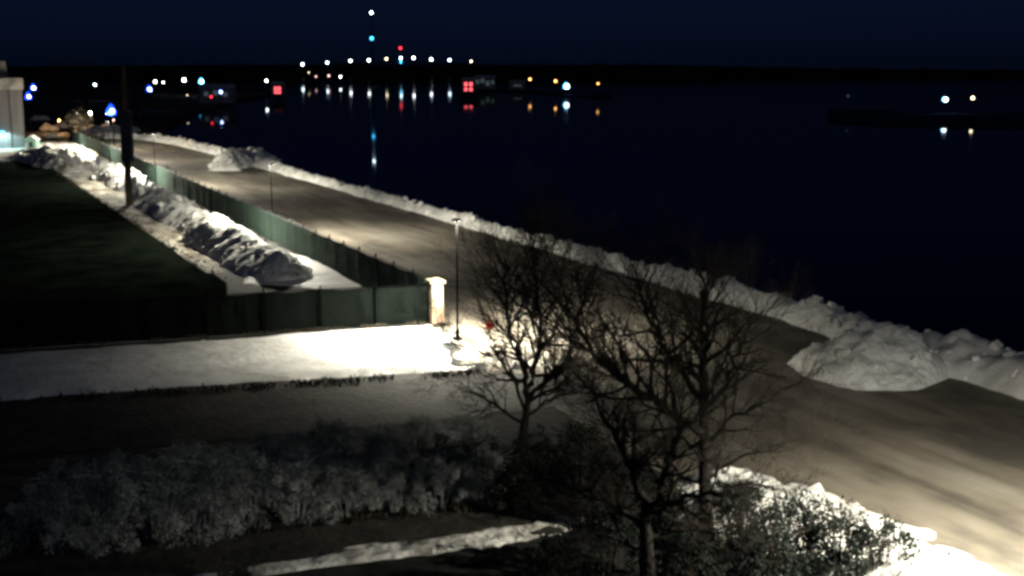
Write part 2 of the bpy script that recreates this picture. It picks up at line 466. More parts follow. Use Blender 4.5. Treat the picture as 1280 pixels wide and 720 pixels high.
def grass(name, rows, m, seed, count, hgt):
    rng = random.Random(seed); mb = MB()
    for k in range(count):
        a, b, wv = rng.choice(rows)
        f = rng.random(); p = a.lerp(b, f)
        if noise.noise((p.x * 0.9, p.y * 0.9, seed)) < -0.05: continue
        p = p + Vector((rng.gauss(0, wv), rng.gauss(0, wv), 0.05))
        for q in range(5):
            t = rng.uniform(0, 6.28); l = hgt * rng.uniform(.5, 1.3); r = 0.02
            e = p + Vector((math.cos(t) * l * .5, math.sin(t) * l * .5, l))
            sd = Vector((-math.sin(t), math.cos(t), 0)) * r
            mb.add([p - sd, p + sd, p.lerp(e, .6) + sd * .7 + Vector((0, 0, l * .15)), e, p.lerp(e, .6) - sd * .7 + Vector((0, 0, l * .15))], [(0, 1, 2, 3, 4)])
    return tag(mb.build(name, m), 'dark dry grass tufts along the edges of the snow', 'grass', kind='stuff')
grass('grass', [(P(-100, 509), P(300, 488), .3), (P(300, 488), P(590, 469), .25), (P(30, 694), P(640, 632), .2), (P(0, 438), P(540, 406), .1), (P(50, 203), P(282, 353), .2)], M['dry_grass'], 5, 3000, 0.13)

# the long bank of ploughed snow inside the fence (left of the road)
bank('snow_bank', 'high dirty snow bank piled along the inside of the green fence', [(18.3, 71.5, 1.8, 0.8), (18.1, 76, 2.4, 1.3), (18.0, 84, 2.7, 1.6), (18.3, 92, 2.5, 1.6), (18.4, 99, 2.3, 1.25), (18.2, 107, 2.5, 1.4), (18.3, 118, 2.5, 1.6), (18.4, 127, 2.2, 1.1)], M['bank_snow'], nu=44, step=0.22, amp=0.10, lump=0.13, seed=11)
bank('snow_bank', 'low snow bank beyond the thick utility pole and short sign post', [(18.4, 132, 2.0, 1.0), (18.2, 142, 2.3, 1.9), (17.8, 152, 2.1, 1.1)], M['snow'], nu=26, amp=0.2, lump=0.3, seed=12)
bank('snow_bank', 'farthest snow heap in the yard, bright on top, below the small lit tree', [(16.0, 164, 2.6, 1.2), (14.8, 174, 3.6, 2.3), (12.8, 184, 3.2, 1.6), (11.0, 192, 2.6, 1.0)], M['dirty_snow'], nu=26, amp=0.5, lump=0.8, seed=13)
# the ridge on the water side of the road
bank('snow_bank', 'long low snow ridge between the road and the dark water', [(37.2, 41.5, 1.6, 1.1), (38.2, 49, 1.4, 1.0), (38.2, 62, 1.25, 0.75), (38.2, 80, 1.1, 0.60), (38.1, 100, 1.1, 0.60), (38.1, 130, 1.1, 0.62), (38.0, 148, 1.3, 0.8), (37.9, 165, 1.5, 1.0), (37.9, 185, 1.3, 0.8), (37.2, 215, 1.4, 0.9), (34.0, 235, 1.6, 1.1), (26, 242, 1.6, 1.0)], M['berm_snow'], nu=24, step=0.3, amp=0.2, lump=0.4, seed=14)
bank('snow_bank', 'big ragged grey snow pile pushed out onto the road edge by the water', [(32.9, 43.2, 1.6, 0.9), (33.6, 41.2, 3.0, 1.7), (34.6, 39.4, 3.5, 2.1), (35.4, 37.6, 2.6, 1.3)], M['berm_snow'], nu=48, step=0.18, amp=0.5, lump=0.75, seed=15)
bank('snow_bank', 'snow bank at the right edge of the picture, beside the dark wet asphalt', [(38.2, 43.0, 1.6, 0.9), (38.0, 37.5, 2.0, 1.5), (37.9, 33.0, 2.0, 1.4), (37.6, 24.0, 2.0, 1.4)], M['snow'], nu=26, step=0.25, amp=0.3, lump=0.5, seed=16)
bank('snow_bank', 'white snow heap sticking out of the long ridge onto the far road', [tuple(P(280, 214).xy) + (2.2, 0.9), tuple(P(292, 207).xy) + (3.2, 2.1), tuple(P(325, 199).xy) + (3.0, 1.8)], M['snow'], nu=24, step=0.3, amp=0.2, lump=0.3, seed=17)
# bright snow in the lower right corner
bank('snow_bank', 'bright snow bank in the lower right corner along the near road edge', [(20.0, 31.5, 1.6, 0.3), (20.2, 29.0, 2.7, 0.45), (20.2, 25, 3.2, 0.6), (20, 18, 3.2, 0.7), (19.5, 10, 3.2, 0.7)], M['snow'], nu=40, step=0.2, amp=0.25, lump=0.55, seed=18)
bank('snow_lump', 'small bright lump of snow on the entrance behind the bare tree trunk', [tuple(P(634, 462).xy) + (0.35, 0.55), tuple(P(644, 462).xy) + (0.35, 0.6), tuple(P(648, 465).xy) + (0.3, 0.4)], M['snow'], nu=12, step=0.08, amp=0.05, lump=0.15, seed=19, cat='snow lump')

# ---------------------------------------------------------------- fences and pillar
def fence(label, a, b, h, every, seed, m, side=0.07):
    t = thing('screen_fence', label, 'fence', (a.x, a.y, 0), 0, 'green screened fences')
    d = Vector((b.x - a.x, b.y - a.y, 0)); L = d.length; d.normalize()
    nrmv = Vector((d.y, -d.x, 0))
    n = int(L / 0.5)
    vs, fs = [], []
    for k in range(n + 1):
        s = L * k / n
        off = 0.05 * noise.noise((s * 0.8, seed, 0)) + 0.03 * noise.noise((s * 2.1, seed, 9))
        sag = 0.05 * abs(math.sin(math.pi * s / every)) + 0.03 * noise.noise((s * 0.5, seed, 4))
        for z, o2 in ((0.04, off - 0.02), (h * 0.5, off * 2), (h - sag, off), (h - sag, off + 0.02), (h * 0.5, off * 2 + 0.02), (0.04, off)):
            p = d * s + nrmv * o2
            vs.append((p.x, p.y, z))
    for k in range(n):
        for j in range(6):
            a0, b0 = k * 6 + j, k * 6 + (j + 1) % 6
            fs.append((a0, a0 + 6, b0 + 6, b0))
    MB().add(vs, fs).build('screen', m, t)
    m2 = MB().tube([d * 0 + nrmv * side + Vector((0, 0, h + 0.02)), d * L + nrmv * side + Vector((0, 0, h + 0.02))], 0.025, 6)
    m2.build('rail', M['black_paint' if side < 0 else 'dark_metal'], t)
    posts = int(L / every)
    proto = None
    for k in range(posts + 1):
        p = d * (every * k) + nrmv * side
        if proto is None:
            mb = MB().tube([(0, 0, 0), (0, 0, h + 0.14)], 0.04, 8).ball((0, 0, h + 0.15), 0.055, 8, 5)
            proto = o = mb.build('post', M['black_paint' if side < 0 else 'dark_metal'], t, tuple(p))
        else:
            o = proto.copy(); COL.objects.link(o); o.parent = t; o.location = p
    return t
CF = P(-150, 447) 
fence('long green screened fence running beside the road into the distance', Vector((FX, PIL.y + 0.35, 0)), Vector((FX, 236, 0)), 1.95, 3.0, 1.0, M['screen'])
dcf = (CF - PIL); dcf.normalize()
fence('dark green screened fence crossing behind the white snow, ending at the brick pillar', PIL + dcf * 0.38, CF, 1.9, 2.6, 2.0, M['dark_screen'], -0.09)
t = thing('gate_pillar', 'pale brick pillar with a wider cap where the two green fences meet', 'pillar', PIL)
MB().box((0, 0, 0.35), (0.58, 0.58, 0.70)).build('plinth', M['brick'], t)
MB().box((0, 0, 1.33), (0.55, 0.55, 1.26)).build('shaft', M['cream_stone'], t)
MB().box((0, 0, 2.02), (0.76, 0.76, 0.12)).box((0, 0, 2.13), (0.70, 0.70, 0.10), 0, 0.35).build('cap', M['cream_stone'], t)

# ---------------------------------------------------------------- street lamps beside the road (real lamps)
def street_lamp(x, y, label, power_road, power_yard, h=5.4, blend=0.3):
    t = thing('street_lamp', label, 'street lamp', (x, y, 0), 0, 'street lamps along the road')
    MB().box((0, 0, 0.06), (0.34, 0.34, 0.12)).tube([(0, 0, 0.12), (0, 0, 0.5)], [0.10, 0.075], 10).build('base', M['black_paint'], t)
    MB().tube([(0, 0, 0.4), (0, 0, h - 0.003)], [0.055, 0.035], 10).build('pole', M['black_paint'], t)
    hd = MB().box((0, 0, h + 0.05), (0.46, 0.22, 0.10), 0, 0.75).build('lamp_head', M['black_paint'], t)
    for sgn, pw in ((1, power_road), (-1, power_yard)):
        MB().box((sgn * 0.12, 0, h - 0.002), (0.16, 0.16, 0.008)).build('lens', G['lens'], hd)
        ld = bpy.data.lights.new('street_light', 'SPOT')
        ld.energy = pw; ld.color = (1.0, 0.955, 0.80); ld.spot_size = math.radians(176 if blend < 0.8 or sgn > 0 else 152); ld.spot_blend = blend if sgn > 0 or blend > 0.3 else 0.15; ld.shadow_soft_size = 0.1
        lo = bpy.data.objects.new('street_light', ld); lo.location = (sgn * 0.18, 0, h - 0.03); COL.objects.link(lo); lo.parent = hd
    return t
p53, p89, p128 = P(572, 425), P(343, 301), P(233, 231)
KP = 1.0
LAMPS = [
 ((p53.x, p53.y), 'nearest thin lamp post in view, right of the brick pillar', 9000 * KP, 14000 * KP, 0.95),
 ((p89.x - 0.1, p89.y), 'thin lamp post in front of the lit green fence by the snow bank', 10500 * KP, 6000 * KP),
 ((FX - 0.5, p128.y), 'thin lamp post behind the green fence, left of the white snow heap', 16000 * KP, 5000 * KP),
 ((FX - 0.5, p128.y + 38), 'lamp post beside the far road, left of the thick utility pole', 16000 * KP, 5000 * KP),
 ((FX - 0.5, p128.y + 76), 'farthest lamp post at the end of the green fence', 6500 * KP, 3500 * KP),
 ((FX + 0.6, 18.8), 'lamp post just outside the lower right corner, lighting the near snow bank', 18500 * KP, 500 * KP, 0.5),
]
for (x, y), lab, a, b, *bl_ in LAMPS: street_lamp(x, y, lab, a, b, 5.4, *bl_)

# ---------------------------------------------------------------- posts, poles, signs
up = P(162, 256)
t = thing('utility_pole', 'thick dark utility pole standing at the edge of the snowy path', 'utility pole', up)
MB().tube([(0, 0, 0), (0, 0, 4.6), (0, 0, 12.4)], [0.34, 0.31, 0.24], 12).build('pole', M['wood'], t)
MB().box((0.05, -0.1, 6.2), (0.95, 0.7, 4.6), YAW * -1).build('equipment_box', M['dark_paint'], t)
sp = P(124, 226)
t = thing('sign_post', 'short post with a small dark sign box standing in the lit snow', 'sign post', sp)
MB().tube([(0, 0, 0), (0, 0, 2.7)], 0.06, 8).build('post', M['dark_metal'], t)
MB().box((0, 0, 2.25), (0.5, 0.12, 0.85), -YAW).build('sign', M['dark_paint'], t)
rs = P(612, 428)
t = thing('road_sign', 'small red sign on a thin post at the entrance, seen through the bare branches', 'road sign', rs)
MB().tube([(0, 0, 0), (0, 0, 1.05)], 0.03, 8).build('post', M['dark_metal'], t)
mb = MB(); n = 8; vs = []
for k in range(n):
    a = math.pi / 8 + k * math.pi / 4
    for yy in (-0.07, -0.04):
        vs.append((0.2 * math.cos(a), yy, 0.8 + 0.2 * math.sin(a)))
fs = [tuple(2 * k for k in range(n)), tuple(2 * k + 1 for k in reversed(range(n)))] + [(2 * k, 2 * k + 1, (2 * k + 3) % 16, (2 * k + 2) % 16) for k in range(n)]
o = mb.add(vs, fs).build('sign', M['red_paint'], t); o.rotation_euler.z = -0.5

# ---------------------------------------------------------------- trees
def rand_dir(d, spread, rng):
    a = d.cross(Vector((0.3, 0.7, 0.2))).normalized(); b = d.cross(a)
    t = rng.uniform(0, 2 * math.pi)
    return (d * math.cos(spread) + (a * math.cos(t) + b * math.sin(t)) * math.sin(spread)).normalized()

def grow(limb, twigs, p, d, length, r, level, rng, maxlevel, up=0.12, dens=1.0):
    n = 5 if level < 2 else 4
    pts, rad = [p.copy()], [r]
    q = p.copy(); dd = d.copy()
    kids = []
    for i in range(n):
        dd = (dd + Vector((rng.gauss(0, .16), rng.gauss(0, .16), rng.gauss(0, .12) + up * (0.6 if level > 1 else 1)))).normalized()
        q = q + dd * (length / n)
        pts.append(q.copy()); rad.append(max(0.0035, r * (1 - 0.72 * (i + 1) / n)))
        if level < maxlevel: kids.append((q.copy(), dd.copy(), rad[-1], (i + 1) / n))
    (limb if level <= 1 else twigs).tube(pts, rad, 7 if level == 0 else (5 if level == 1 else 3), cap=False)
    if level < maxlevel:
        per = {0: 2, 1: 2, 2: 2, 3: 2}[level]
        for (kp, kd, kr, f) in kids:
            if f < 0.25: continue
            for c in range(per):
                if rng.random() > dens: continue
                grow(limb, twigs, kp, rand_dir(kd, rng.uniform(0.45, 0.95), rng), length * rng.uniform(0.42, 0.68) * (1.15 - 0.3 * f), kr * 0.72, level + 1, rng, maxlevel, up, dens)
        grow(limb, twigs, pts[-1], rand_dir(dd, 0.25, rng), length * 0.5, rad[-1], level + 1, rng, maxlevel, up, dens)

def bare_tree(label, base, trunk_px, D, limbs, seed, r0, maxlevel=3, group='bare trees by the near road', dens=0.9):
    """trunk and main limbs follow lists of pixels at about distance D (given back their depth by a sideways lean)"""
    rng = random.Random(seed)
    t = thing('bare_tree', label, 'tree', base, 0, group)
    limb, tw = MB(), MB()
    def W(px, py, dd=0.0): return at(px, D + dd, py) - base
    pts = [Vector((0, 0, -0.1))] + [W(x, y) for x, y in trunk_px]
    n = len(pts)
    limb.tube(pts, [r0 * (1 - 0.55 * i / (n - 1)) * (1.25 if i == 0 else 1) for i in range(n)], 10, cap=False)
    for path, r, depth in limbs:
        lp = [W(x, y, depth * i / max(1, len(path) - 1)) for i, (x, y) in enumerate(path)]
        # resample a little wavy
        sm = []
        for i in range(len(lp) - 1):
            for k in range(4):
                f = k / 4
                q = lp[i].lerp(lp[i + 1], f) + (Vector((rng.gauss(0, .04), rng.gauss(0, .08), rng.gauss(0, .04))) if (i + k) else Vector())
                sm.append(q)
        sm.append(lp[-1])
        m = len(sm)
        rr = [r * (1 - 0.75 * i / (m - 1)) for i in range(m)]
        limb.tube(sm, rr, 7, cap=False)
        L = sum((sm[i + 1] - sm[i]).length for i in range(m - 1))
        for i in range(2, m):
            d0 = (sm[i] - sm[i - 1]).normalized()
            for c in range(2):
                if rng.random() < dens:
                    grow(limb, tw, sm[i], rand_dir(d0, rng.uniform(0.4, 1.0), rng), L * rng.uniform(0.22, 0.42), rr[i] * 0.6, 1, rng, maxlevel, 0.08, dens)
        grow(limb, tw, sm[-1], (sm[-1] - sm[-2]).normalized(), L * 0.3, rr[-1], 1, rng, maxlevel, 0.08, dens)
    limb.build('trunk', M['bark'], t, smooth=True)
    tw.build('crown', M['twig'], t)
    return t

b1 = P(652, 566)
bare_tree('bare tree with a forked trunk, nearest to the brick pillar', b1, [(654, 545), (657, 520), (660, 500)], b1.xy.dot(FH.xy), [
    ([(660, 500), (655, 460), (640, 420), (632, 370), (628, 330)], 0.10, -0.8),
    ([(660, 500), (668, 460), (676, 410), (668, 350), (662, 300)], 0.11, 0.8),
    ([(660, 500), (680, 480), (705, 455), (722, 405), (735, 360)], 0.09, 1.0),
    ([(657, 515), (640, 470), (612, 440), (575, 432), (545, 428)], 0.06, -0.6),
    ([(659, 505), (690, 485), (716, 440), (708, 380), (704, 330)], 0.06, -1.4),
    ([(656, 530), (620, 505), (588, 490), (560, 478)], 0.05, 0.6),
    ([(657, 520), (690, 500), (720, 490), (750, 470)], 0.05, -1.0),
], 21, 0.19, dens=0.78)
b2 = P(882, 690)
bare_tree('tall bare tree with the thickest straight trunk, right of the other bare trees', b2, [(882, 640), (881, 590), (880, 540), (879, 500)], b2.xy.dot(FH.xy), [
    ([(879, 505), (880, 460), (883, 420), (882, 385), (879, 350)], 0.14, 0.3),
    ([(880, 545), (838, 515), (795, 488), (755, 455), (720, 405), (700, 380)], 0.12, -1.0),
    ([(879, 500), (840, 450), (815, 415), (805, 375), (797, 350)], 0.09, 1.2),
    ([(880, 520), (908, 480), (926, 440), (938, 410), (946, 385)], 0.07, 1.0),
    ([(881, 560), (920, 520), (960, 500), (1000, 478)], 0.06, -0.8),
    ([(882, 600), (925, 570), (965, 560), (1000, 545)], 0.05, 0.6),
    ([(881, 580), (850, 540), (835, 480), (830, 420)], 0.06, -1.6),
    ([(882, 610), (845, 590), (800, 580), (760, 560)], 0.05, 1.0),
], 22, 0.22, dens=0.76)
b3 = P(810, 770)
bare_tree('dark bare tree lowest in the picture, its trunk cut by the lower edge', b3, [(809, 725), (808, 680), (806, 640)], b3.xy.dot(FH.xy), [
    ([(806, 640), (790, 590), (770, 545), (748, 510)], 0.11, 0.5),
    ([(806, 645), (830, 600), (845, 560), (850, 520)], 0.10, -0.5),
    ([(807, 660), (760, 625), (715, 605), (670, 600)], 0.08, 0.8),
    ([(807, 650), (850, 625), (895, 615), (940, 605)], 0.08, -0.8),
    ([(808, 690), (770, 665), (735, 660), (700, 655)], 0.05, -0.5),
    ([(808, 680), (850, 660), (885, 660), (920, 655)], 0.05, 0.5),
], 23, 0.24, dens=0.78)

# ---------------------------------------------------------------- shrubs
def shrub_meshes(seed, h, w, leaves, leaf, m_leaf, stems=9):
    rng = random.Random(seed)
    st, fo = MB(), MB()
    tips = []
    for k in range(stems):
        a = rng.uniform(0, 2 * math.pi); sp = rng.uniform(0.1, 0.5) * w
        p = Vector((0.12 * math.cos(a), 0.12 * math.sin(a), -0.05))
        q = Vector((sp * math.cos(a), sp * math.sin(a), h * rng.uniform(0.6, 0.98)))
        mid = p.lerp(q, 0.5) + Vector((rng.gauss(0, .08), rng.gauss(0, .08), 0.1))
        st.tube([p, mid, q], [0.03, 0.02, 0.008], 5, cap=False)
        for c in range(14):
            f = rng.uniform(0.3, 1.0)
            b = p.lerp(mid, f * 2) if f < .5 else mid.lerp(q, f * 2 - 1)
            e = b + Vector((rng.gauss(0, .25) * w, rng.gauss(0, .25) * w, rng.uniform(0.0, 0.35) * h * 0.6))
            st.tube([b, b.lerp(e, .5) + Vector((0, 0, .04)), e], [0.012, 0.008, 0.004], 3, cap=False)
            tips += [e, b.lerp(e, 0.6)]
    clumps = []
    for k in range(46):
        a = rng.uniform(0, 2 * math.pi); e = rng.uniform(0.02, 1.0)
        rr = w * math.sqrt(max(0.0, 1 - (e * 0.95) ** 2)) * rng.uniform(0.45, 0.85)
        clumps.append((Vector((rr * math.cos(a), rr * math.sin(a), h * (0.08 + 0.88 * e * rng.uniform(0.75, 1.05)))), rng.uniform(0.14, 0.36)))
    for k in range(leaves):
        cc, cr = rng.choice(clumps)
        c = cc + Vector((rng.gauss(0, 1), rng.gauss(0, 1), rng.gauss(0, 1))).normalized() * cr * rng.uniform(0.5, 1.05)
        if c.z < 0.04: c.z = rng.uniform(0.04, 0.2)
        n = Vector((rng.gauss(0, 1), rng.gauss(0, 1), rng.gauss(0.5, 1))).normalized()
        a = n.cross(Vector((0.2, 0.9, 0.4))).normalized(); b = n.cross(a)
        s = leaf * rng.uniform(0.6, 1.4)
        fo.add([c - a * s, c - b * s * 0.5, c + a * s, c + b * s * 0.5 + n * s * 0.2], [(0, 1, 2, 3)])
    return st.mesh('stem'), fo.mesh('foliage')
def make_shrub(kind, seed, h, w, leaves, leaf, m_leaf, m_stem):
    t = thing('shrub', 'shrub', 'shrub')
    a, b = shrub_meshes(seed, h, w, leaves, leaf, m_leaf)
    meshobj('stem', a, m_stem, t); meshobj('foliage', b, m_leaf, t)
    return t
frosty = [make_shrub('f', 40 + k, 2.0, 1.35, 9500, 0.025, M['frost'], M['frost']) for k in range(4)]
dark = [make_shrub('d', 60 + k, 2.0, 1.3, 2600, 0.05, M['leaf'], M['twig']) for k in range(3)]
used = set()
def place_shrub(protos, idx, px, py, scale, rz, label, group):
    pr = protos[idx % len(protos)]
    key = id(pr)
    o = pr if key not in used else copy_tree(pr)
    used.add(key)
    o.location = P(px, py); o.rotation_euler = (0, 0, rz); o.scale = (scale, scale, scale * random.uniform(0.9, 1.1))
    tag(o, label, 'shrub', group)
    return o
ordn = ['leftmost', 'second from the left', 'third from the left', 'fourth from the left', 'fifth from the left', 'sixth from the left', 'seventh from the left', 'eighth from the left', 'ninth from the left', 'tenth from the left', 'eleventh from the left', 'twelfth from the left']
front = [(62, 688, 1.0), (128, 680, 1.15), (190, 672, 1.2), (252, 668, 1.15), (312, 660, 1.0), (372, 652, .9), (432, 646, .85), (492, 640, .85), (552, 634, .8), (604, 630, .8)]
back = [(90, 652, .9), (160, 640, .9), (232, 632, .9), (300, 622, .85), (366, 616, .9), (428, 610, .95), (486, 606, .9), (540, 602, .85), (596, 598, .8)]
back2 = [(410, 590, .75), (470, 586, .8), (530, 582, .8), (590, 578, .8), (330, 598, .7)]
for i, (x, y, s) in enumerate(back): place_shrub(frosty, i, x, y, s, i * 1.3, f'frosted grey shrub in the middle row of the hedge mass, {ordn[i]}', 'frosted shrubs in the foreground')
for i, (x, y, s) in enumerate(front): place_shrub(frosty, i + 2, x, y, s, i * 2.1, f'frosted grey shrub in the front row beside the footpath, {ordn[i]}', 'frosted shrubs in the foreground')
for i, (x, y, s) in enumerate(sorted(back2)): place_shrub(frosty, i + 1, x, y, s, i * .7, f'low frosted shrub in the back row by the dark driveway, {ordn[i]}', 'frosted shrubs in the foreground')
dk = [(545, 605, .85, 'dark leafy shrub at the right end of the frosted hedge'), (605, 612, .9, 'dark shrub left of the forked bare tree trunk'), (668, 606, .9, 'dark shrub at the foot of the forked bare tree'),
      (722, 612, 1.0, 'dark shrub between the forked tree and the thick straight trunk'), (775, 640, .95, 'dark shrub left of the lowest bare tree'), (930, 690, 1.0, 'dark shrub right of the thick straight trunk'),
      (985, 716, 1.05, 'dark bushy shrub in front of the bright lower right snow, larger left one'), (1045, 726, 1.05, 'dark bushy shrub in front of the bright lower right snow, middle one'), (1100, 740, .95, 'dark shrub farthest right against the bright snow'),
      (955, 740, 1.0, 'dark shrub at the lower edge of the picture below the thick trunk'), (700, 745, .9, 'dark low shrub at the lower edge left of the lowest tree trunk'), (860, 745, .9, 'dark low shrub at the lower edge right of the lowest tree trunk'),
      (830, 672, .9, 'dark shrub between the lowest tree and the thick straight trunk'), (905, 655, .7, 'low dark shrub just right of the thick straight trunk'), (760, 715, .9, 'dark shrub just left of the lowest tree trunk'), (640, 640, .7, 'low dark shrub at the end of the footpath snow')]
for i, (x, y, s, lab) in enumerate(dk): place_shrub(dark, i, x, y, s, i * 1.7, lab, 'dark shrubs under the bare trees')
for x, y, s, lab in ((206, 224, .8, 'small dark shrub against the green fence near the utility pole'), (124, 186, 1.3, 'dark shrub at the far end of the green fence')):
    place_shrub(dark, 1, x, y, s, x, lab, 'dark shrubs by the fence')

# ---------------------------------------------------------------- the yard at upper left
bl = P(32, 186)
def wallpt(px, D=199): 
    return at(px, D)
t = thing('warehouse', 'large pale grey metal building at the left edge, lit at its foot', 'building', bl, -YAW + math.atan(608 / FPX) + 0.01)
MB().box((-12.0, 8.0, 4.55), (24.0, 16.0, 9.1)).build('wall', M['siding'], t)
MB().box((-12.0, 8.0, 9.95), (24.5, 16.5, 1.7)).build('parapet', M['roof'], t)
MB().box((-2.9, 4.0, 12.1), (2.2, 2.2, 2.6), 0, 0.7).build('roof_vent', M['concrete'], t)
MB().box((-1.9, -0.06, 4.5), (0.12, 0.12, 9.0)).build('downpipe', M['dark_metal'], t)
wl = MB().box((-3.2, -0.2, 2.6), (0.5, 0.3, 0.25)).build('wall_lamp', G['cyan'], t)
ld = bpy.data.lights.new('yard_light', 'SPOT'); ld.energy = 900; ld.color = (0.55, 1.0, 0.95); ld.spot_size = math.radians(150); ld.shadow_soft_size = 0.3
lo = bpy.data.objects.new('yard_light', ld); lo.location = (-3.2, -1.2, 2.9); COL.objects.link(lo); lo.parent = wl
sd = P(39, 187)
t = thing('garden_shed', 'small pale green shed with a gable roof beside the grey building', 'shed', sd, -YAW)
w, d, h = 1.5, 1.6, 1.45
MB().add([(-w/2, 0, 0), (w/2, 0, 0), (w/2, d, 0), (-w/2, d, 0), (-w/2, 0, h), (w/2, 0, h), (w/2, d, h), (-w/2, d, h), (0, 0, h + .55), (0, d, h + .55)],
         [(0, 1, 5, 8, 4), (1, 2, 6, 5), (2, 3, 7, 9, 6), (3, 0, 4, 7)]).build('wall', M['shed'], t)
MB().add([(-w/2 - .15, -.15, h - .05), (0, -.15, h + .60), (w/2 + .15, -.15, h - .05), (-w/2 - .15, d + .15, h - .05), (0, d + .15, h + .60), (w/2 + .15, d + .15, h - .05),
          (-w/2 - .15, -.15, h + .05), (0, -.15, h + .70), (w/2 + .15, -.15, h + .05), (-w/2 - .15, d + .15, h + .05), (0, d + .15, h + .70), (w/2 + .15, d + .15, h + .05)],
         [(0, 3, 4, 1), (1, 4, 5, 2), (6, 7, 10, 9), (7, 8, 11, 10), (0, 1, 7, 6), (1, 2, 8, 7), (3, 9, 10, 4), (4, 10, 11, 5), (0, 6, 9, 3), (2, 5, 11, 8)]).build('roof', M['shed_roof'], t)
MB().box((0, -0.02, 0.62), (0.6, 0.05, 1.2)).build('door', M['dark_paint'], t)

def small_tree(label, base, h, seed, group, spread=1.0):
    rng = random.Random(seed)
    t = thing('bare_tree', label, 'tree', base, 0, group)
    limb, tw = MB(), MB()
    grow(limb, tw, Vector((0, 0, -0.1)), Vector((0, 0, 1)), h * 0.62, h * 0.028, 0, rng, 3, 0.14, 0.85)
    limb.build('trunk', M['bark'], t, smooth=True); tw.build('crown', M['twig'], t)
    return t
tt = small_tree('small tree with dry tan leaves lit from beside the far snow heap', P(101, 180), 5.5, 31, 'bare trees in the yard')
rng = random.Random(5); mb = MB()
for k in range(420):
    c = Vector((rng.gauss(0, 1), rng.gauss(0, 1), rng.gauss(0, .8))).normalized() * rng.uniform(.4, 1.0) * 2.3 + Vector((0, 0, 4.1))
    n = Vector((rng.gauss(0, 1), rng.gauss(0, 1), rng.gauss(0, 1))).normalized(); a_ = n.orthogonal().normalized() * .12; b_ = n.cross(a_)
    mb.add([c - a_, c - b_, c + a_, c + b_], [(0, 1, 2, 3)])
mb.build('foliage', M['dry_leaf'], tt)
for i, (px, D, h, lab) in enumerate([(72, 300, 14, 'dark tall tree between the grey building and the blue lamps'), (112, 330, 16, 'dark tall tree behind the small lit tree'), (170, 340, 13, 'dark tree behind the thick utility pole'), (215, 380, 12, 'dark tree at the end of the road near the water')]):
    small_tree(lab, at(px, D), h, 70 + i, 'bare trees in the yard')
for i, (px, py, w, h, lab) in enumerate([(62, 163, 1.9, 1.4, 'left snowy rubble heap lit orange beyond the green shed'), (76, 160, 1.8, 1.3, 'right snowy rubble heap lit orange beyond the green shed'), (66, 172, 1.7, .9, 'nearest low rubble heap right of the green shed'), (50, 150, 2.5, 1.2, 'farthest pale heap beyond the green shed')]):
    a = P(px, py)
    bank('rubble_heap', lab, [(a.x - w, a.y, w * .6, h * .6), (a.x, a.y + .3, w * .8, h), (a.x + w, a.y, w * .6, h * .6)], M['dirty_snow'], nu=16, step=.25, amp=.4, lump=.8, seed=80 + i, cat='heap', group='rubble heaps in the yard')
a = P(130, 166)
bank('snow_bank', 'lit yellowish snow mound below the big blue lamp', [(a.x - 6, a.y - 2, 1.8, .9), (a.x - 1, a.y, 2.6, 1.7), (a.x + 4, a.y + 3, 2.2, 1.2), (a.x + 7, a.y + 6, 1.6, .7)], M['dirty_snow'], nu=18, step=.3, amp=.3, seed=90)

# ---------------------------------------------------------------- far lamps and houses
def lamp(px, py, h, glowkey, label, group, D=None, size=1.25, halo=None, ground=0.0, power=0, pcol=(1, 1, 1), name='lamp_post', cat='lamp'):
    """a lamp whose light stands at a pixel; the post below it reaches the ground"""
    if D is None:
        D = (CAM_H - h) * FPX / (py - HOR)
    p = at(px, D, py)
    r = size * D / FPX
    t = thing(name, label, cat, (p.x, p.y, ground), 0, group)
    H = p.z - ground
    mb = MB().tube([(0, 0, 0), (0, 0, max(0.2, H - r * 0.9))], [max(0.06, r * 0.14), max(0.05, r * 0.10)], 6)
    mb.build('post', M['black_paint'], t)
    MB().ball((0, 0, H), r, 10, 7).build('lamp', G[glowkey], t, smooth=True)
    if halo:      # added glowing shell that imitates coloured lens glare around the bulb
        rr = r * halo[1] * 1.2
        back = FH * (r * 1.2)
        MB().tube([(back.x - RT.x * rr * .3, back.y - RT.y * rr * .3, H + rr * k) for k in (-0.65, -0.55, 0.1, 0.75, 1.15)], [rr * k for k in (0.3, 0.8, 0.75, 0.4, 0.1)], 12).build('halo_shell', G[halo[0]], t, smooth=True)
    if power:
        ld = bpy.data.lights.new('lamp_light', 'POINT'); ld.energy = power; ld.color = pcol; ld.shadow_soft_size = r
        lo = bpy.data.objects.new('lamp_light', ld); lo.location = (-FH.x * r * 2.5, -FH.y * r * 2.5, H - r * 2); COL.objects.link(lo); lo.parent = t
    return t

gy = 'lamps in the yard and village at left'
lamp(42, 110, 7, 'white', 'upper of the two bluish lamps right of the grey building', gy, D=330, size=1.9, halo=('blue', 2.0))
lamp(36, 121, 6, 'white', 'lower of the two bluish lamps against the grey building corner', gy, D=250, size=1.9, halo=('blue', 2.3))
lamp(119, 106, 6, 'white', 'white lamp with an added greenish halo, high above the small lit tree', gy, D=520, size=1.7, halo=('cyan', 1.0))
lamp(113, 141, 5.5, 'white', 'small white lamp just above the small lit tree', gy, D=192, size=1.2, power=4000, pcol=(1, .78, .45))
lamp(74, 150, 4.0, 'orange', 'added dim orange lamp over the rubble heaps beyond the green shed', gy, D=250, size=0.6, power=2600, pcol=(1, .55, .22))  # lamp added to give the heaps their orange light
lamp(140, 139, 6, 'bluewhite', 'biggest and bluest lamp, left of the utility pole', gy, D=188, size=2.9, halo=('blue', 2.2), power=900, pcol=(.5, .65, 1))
lamp(142, 150, 4, 'pink', 'tiny pinkish lamp under the biggest blue lamp', gy, D=206, size=1.0)
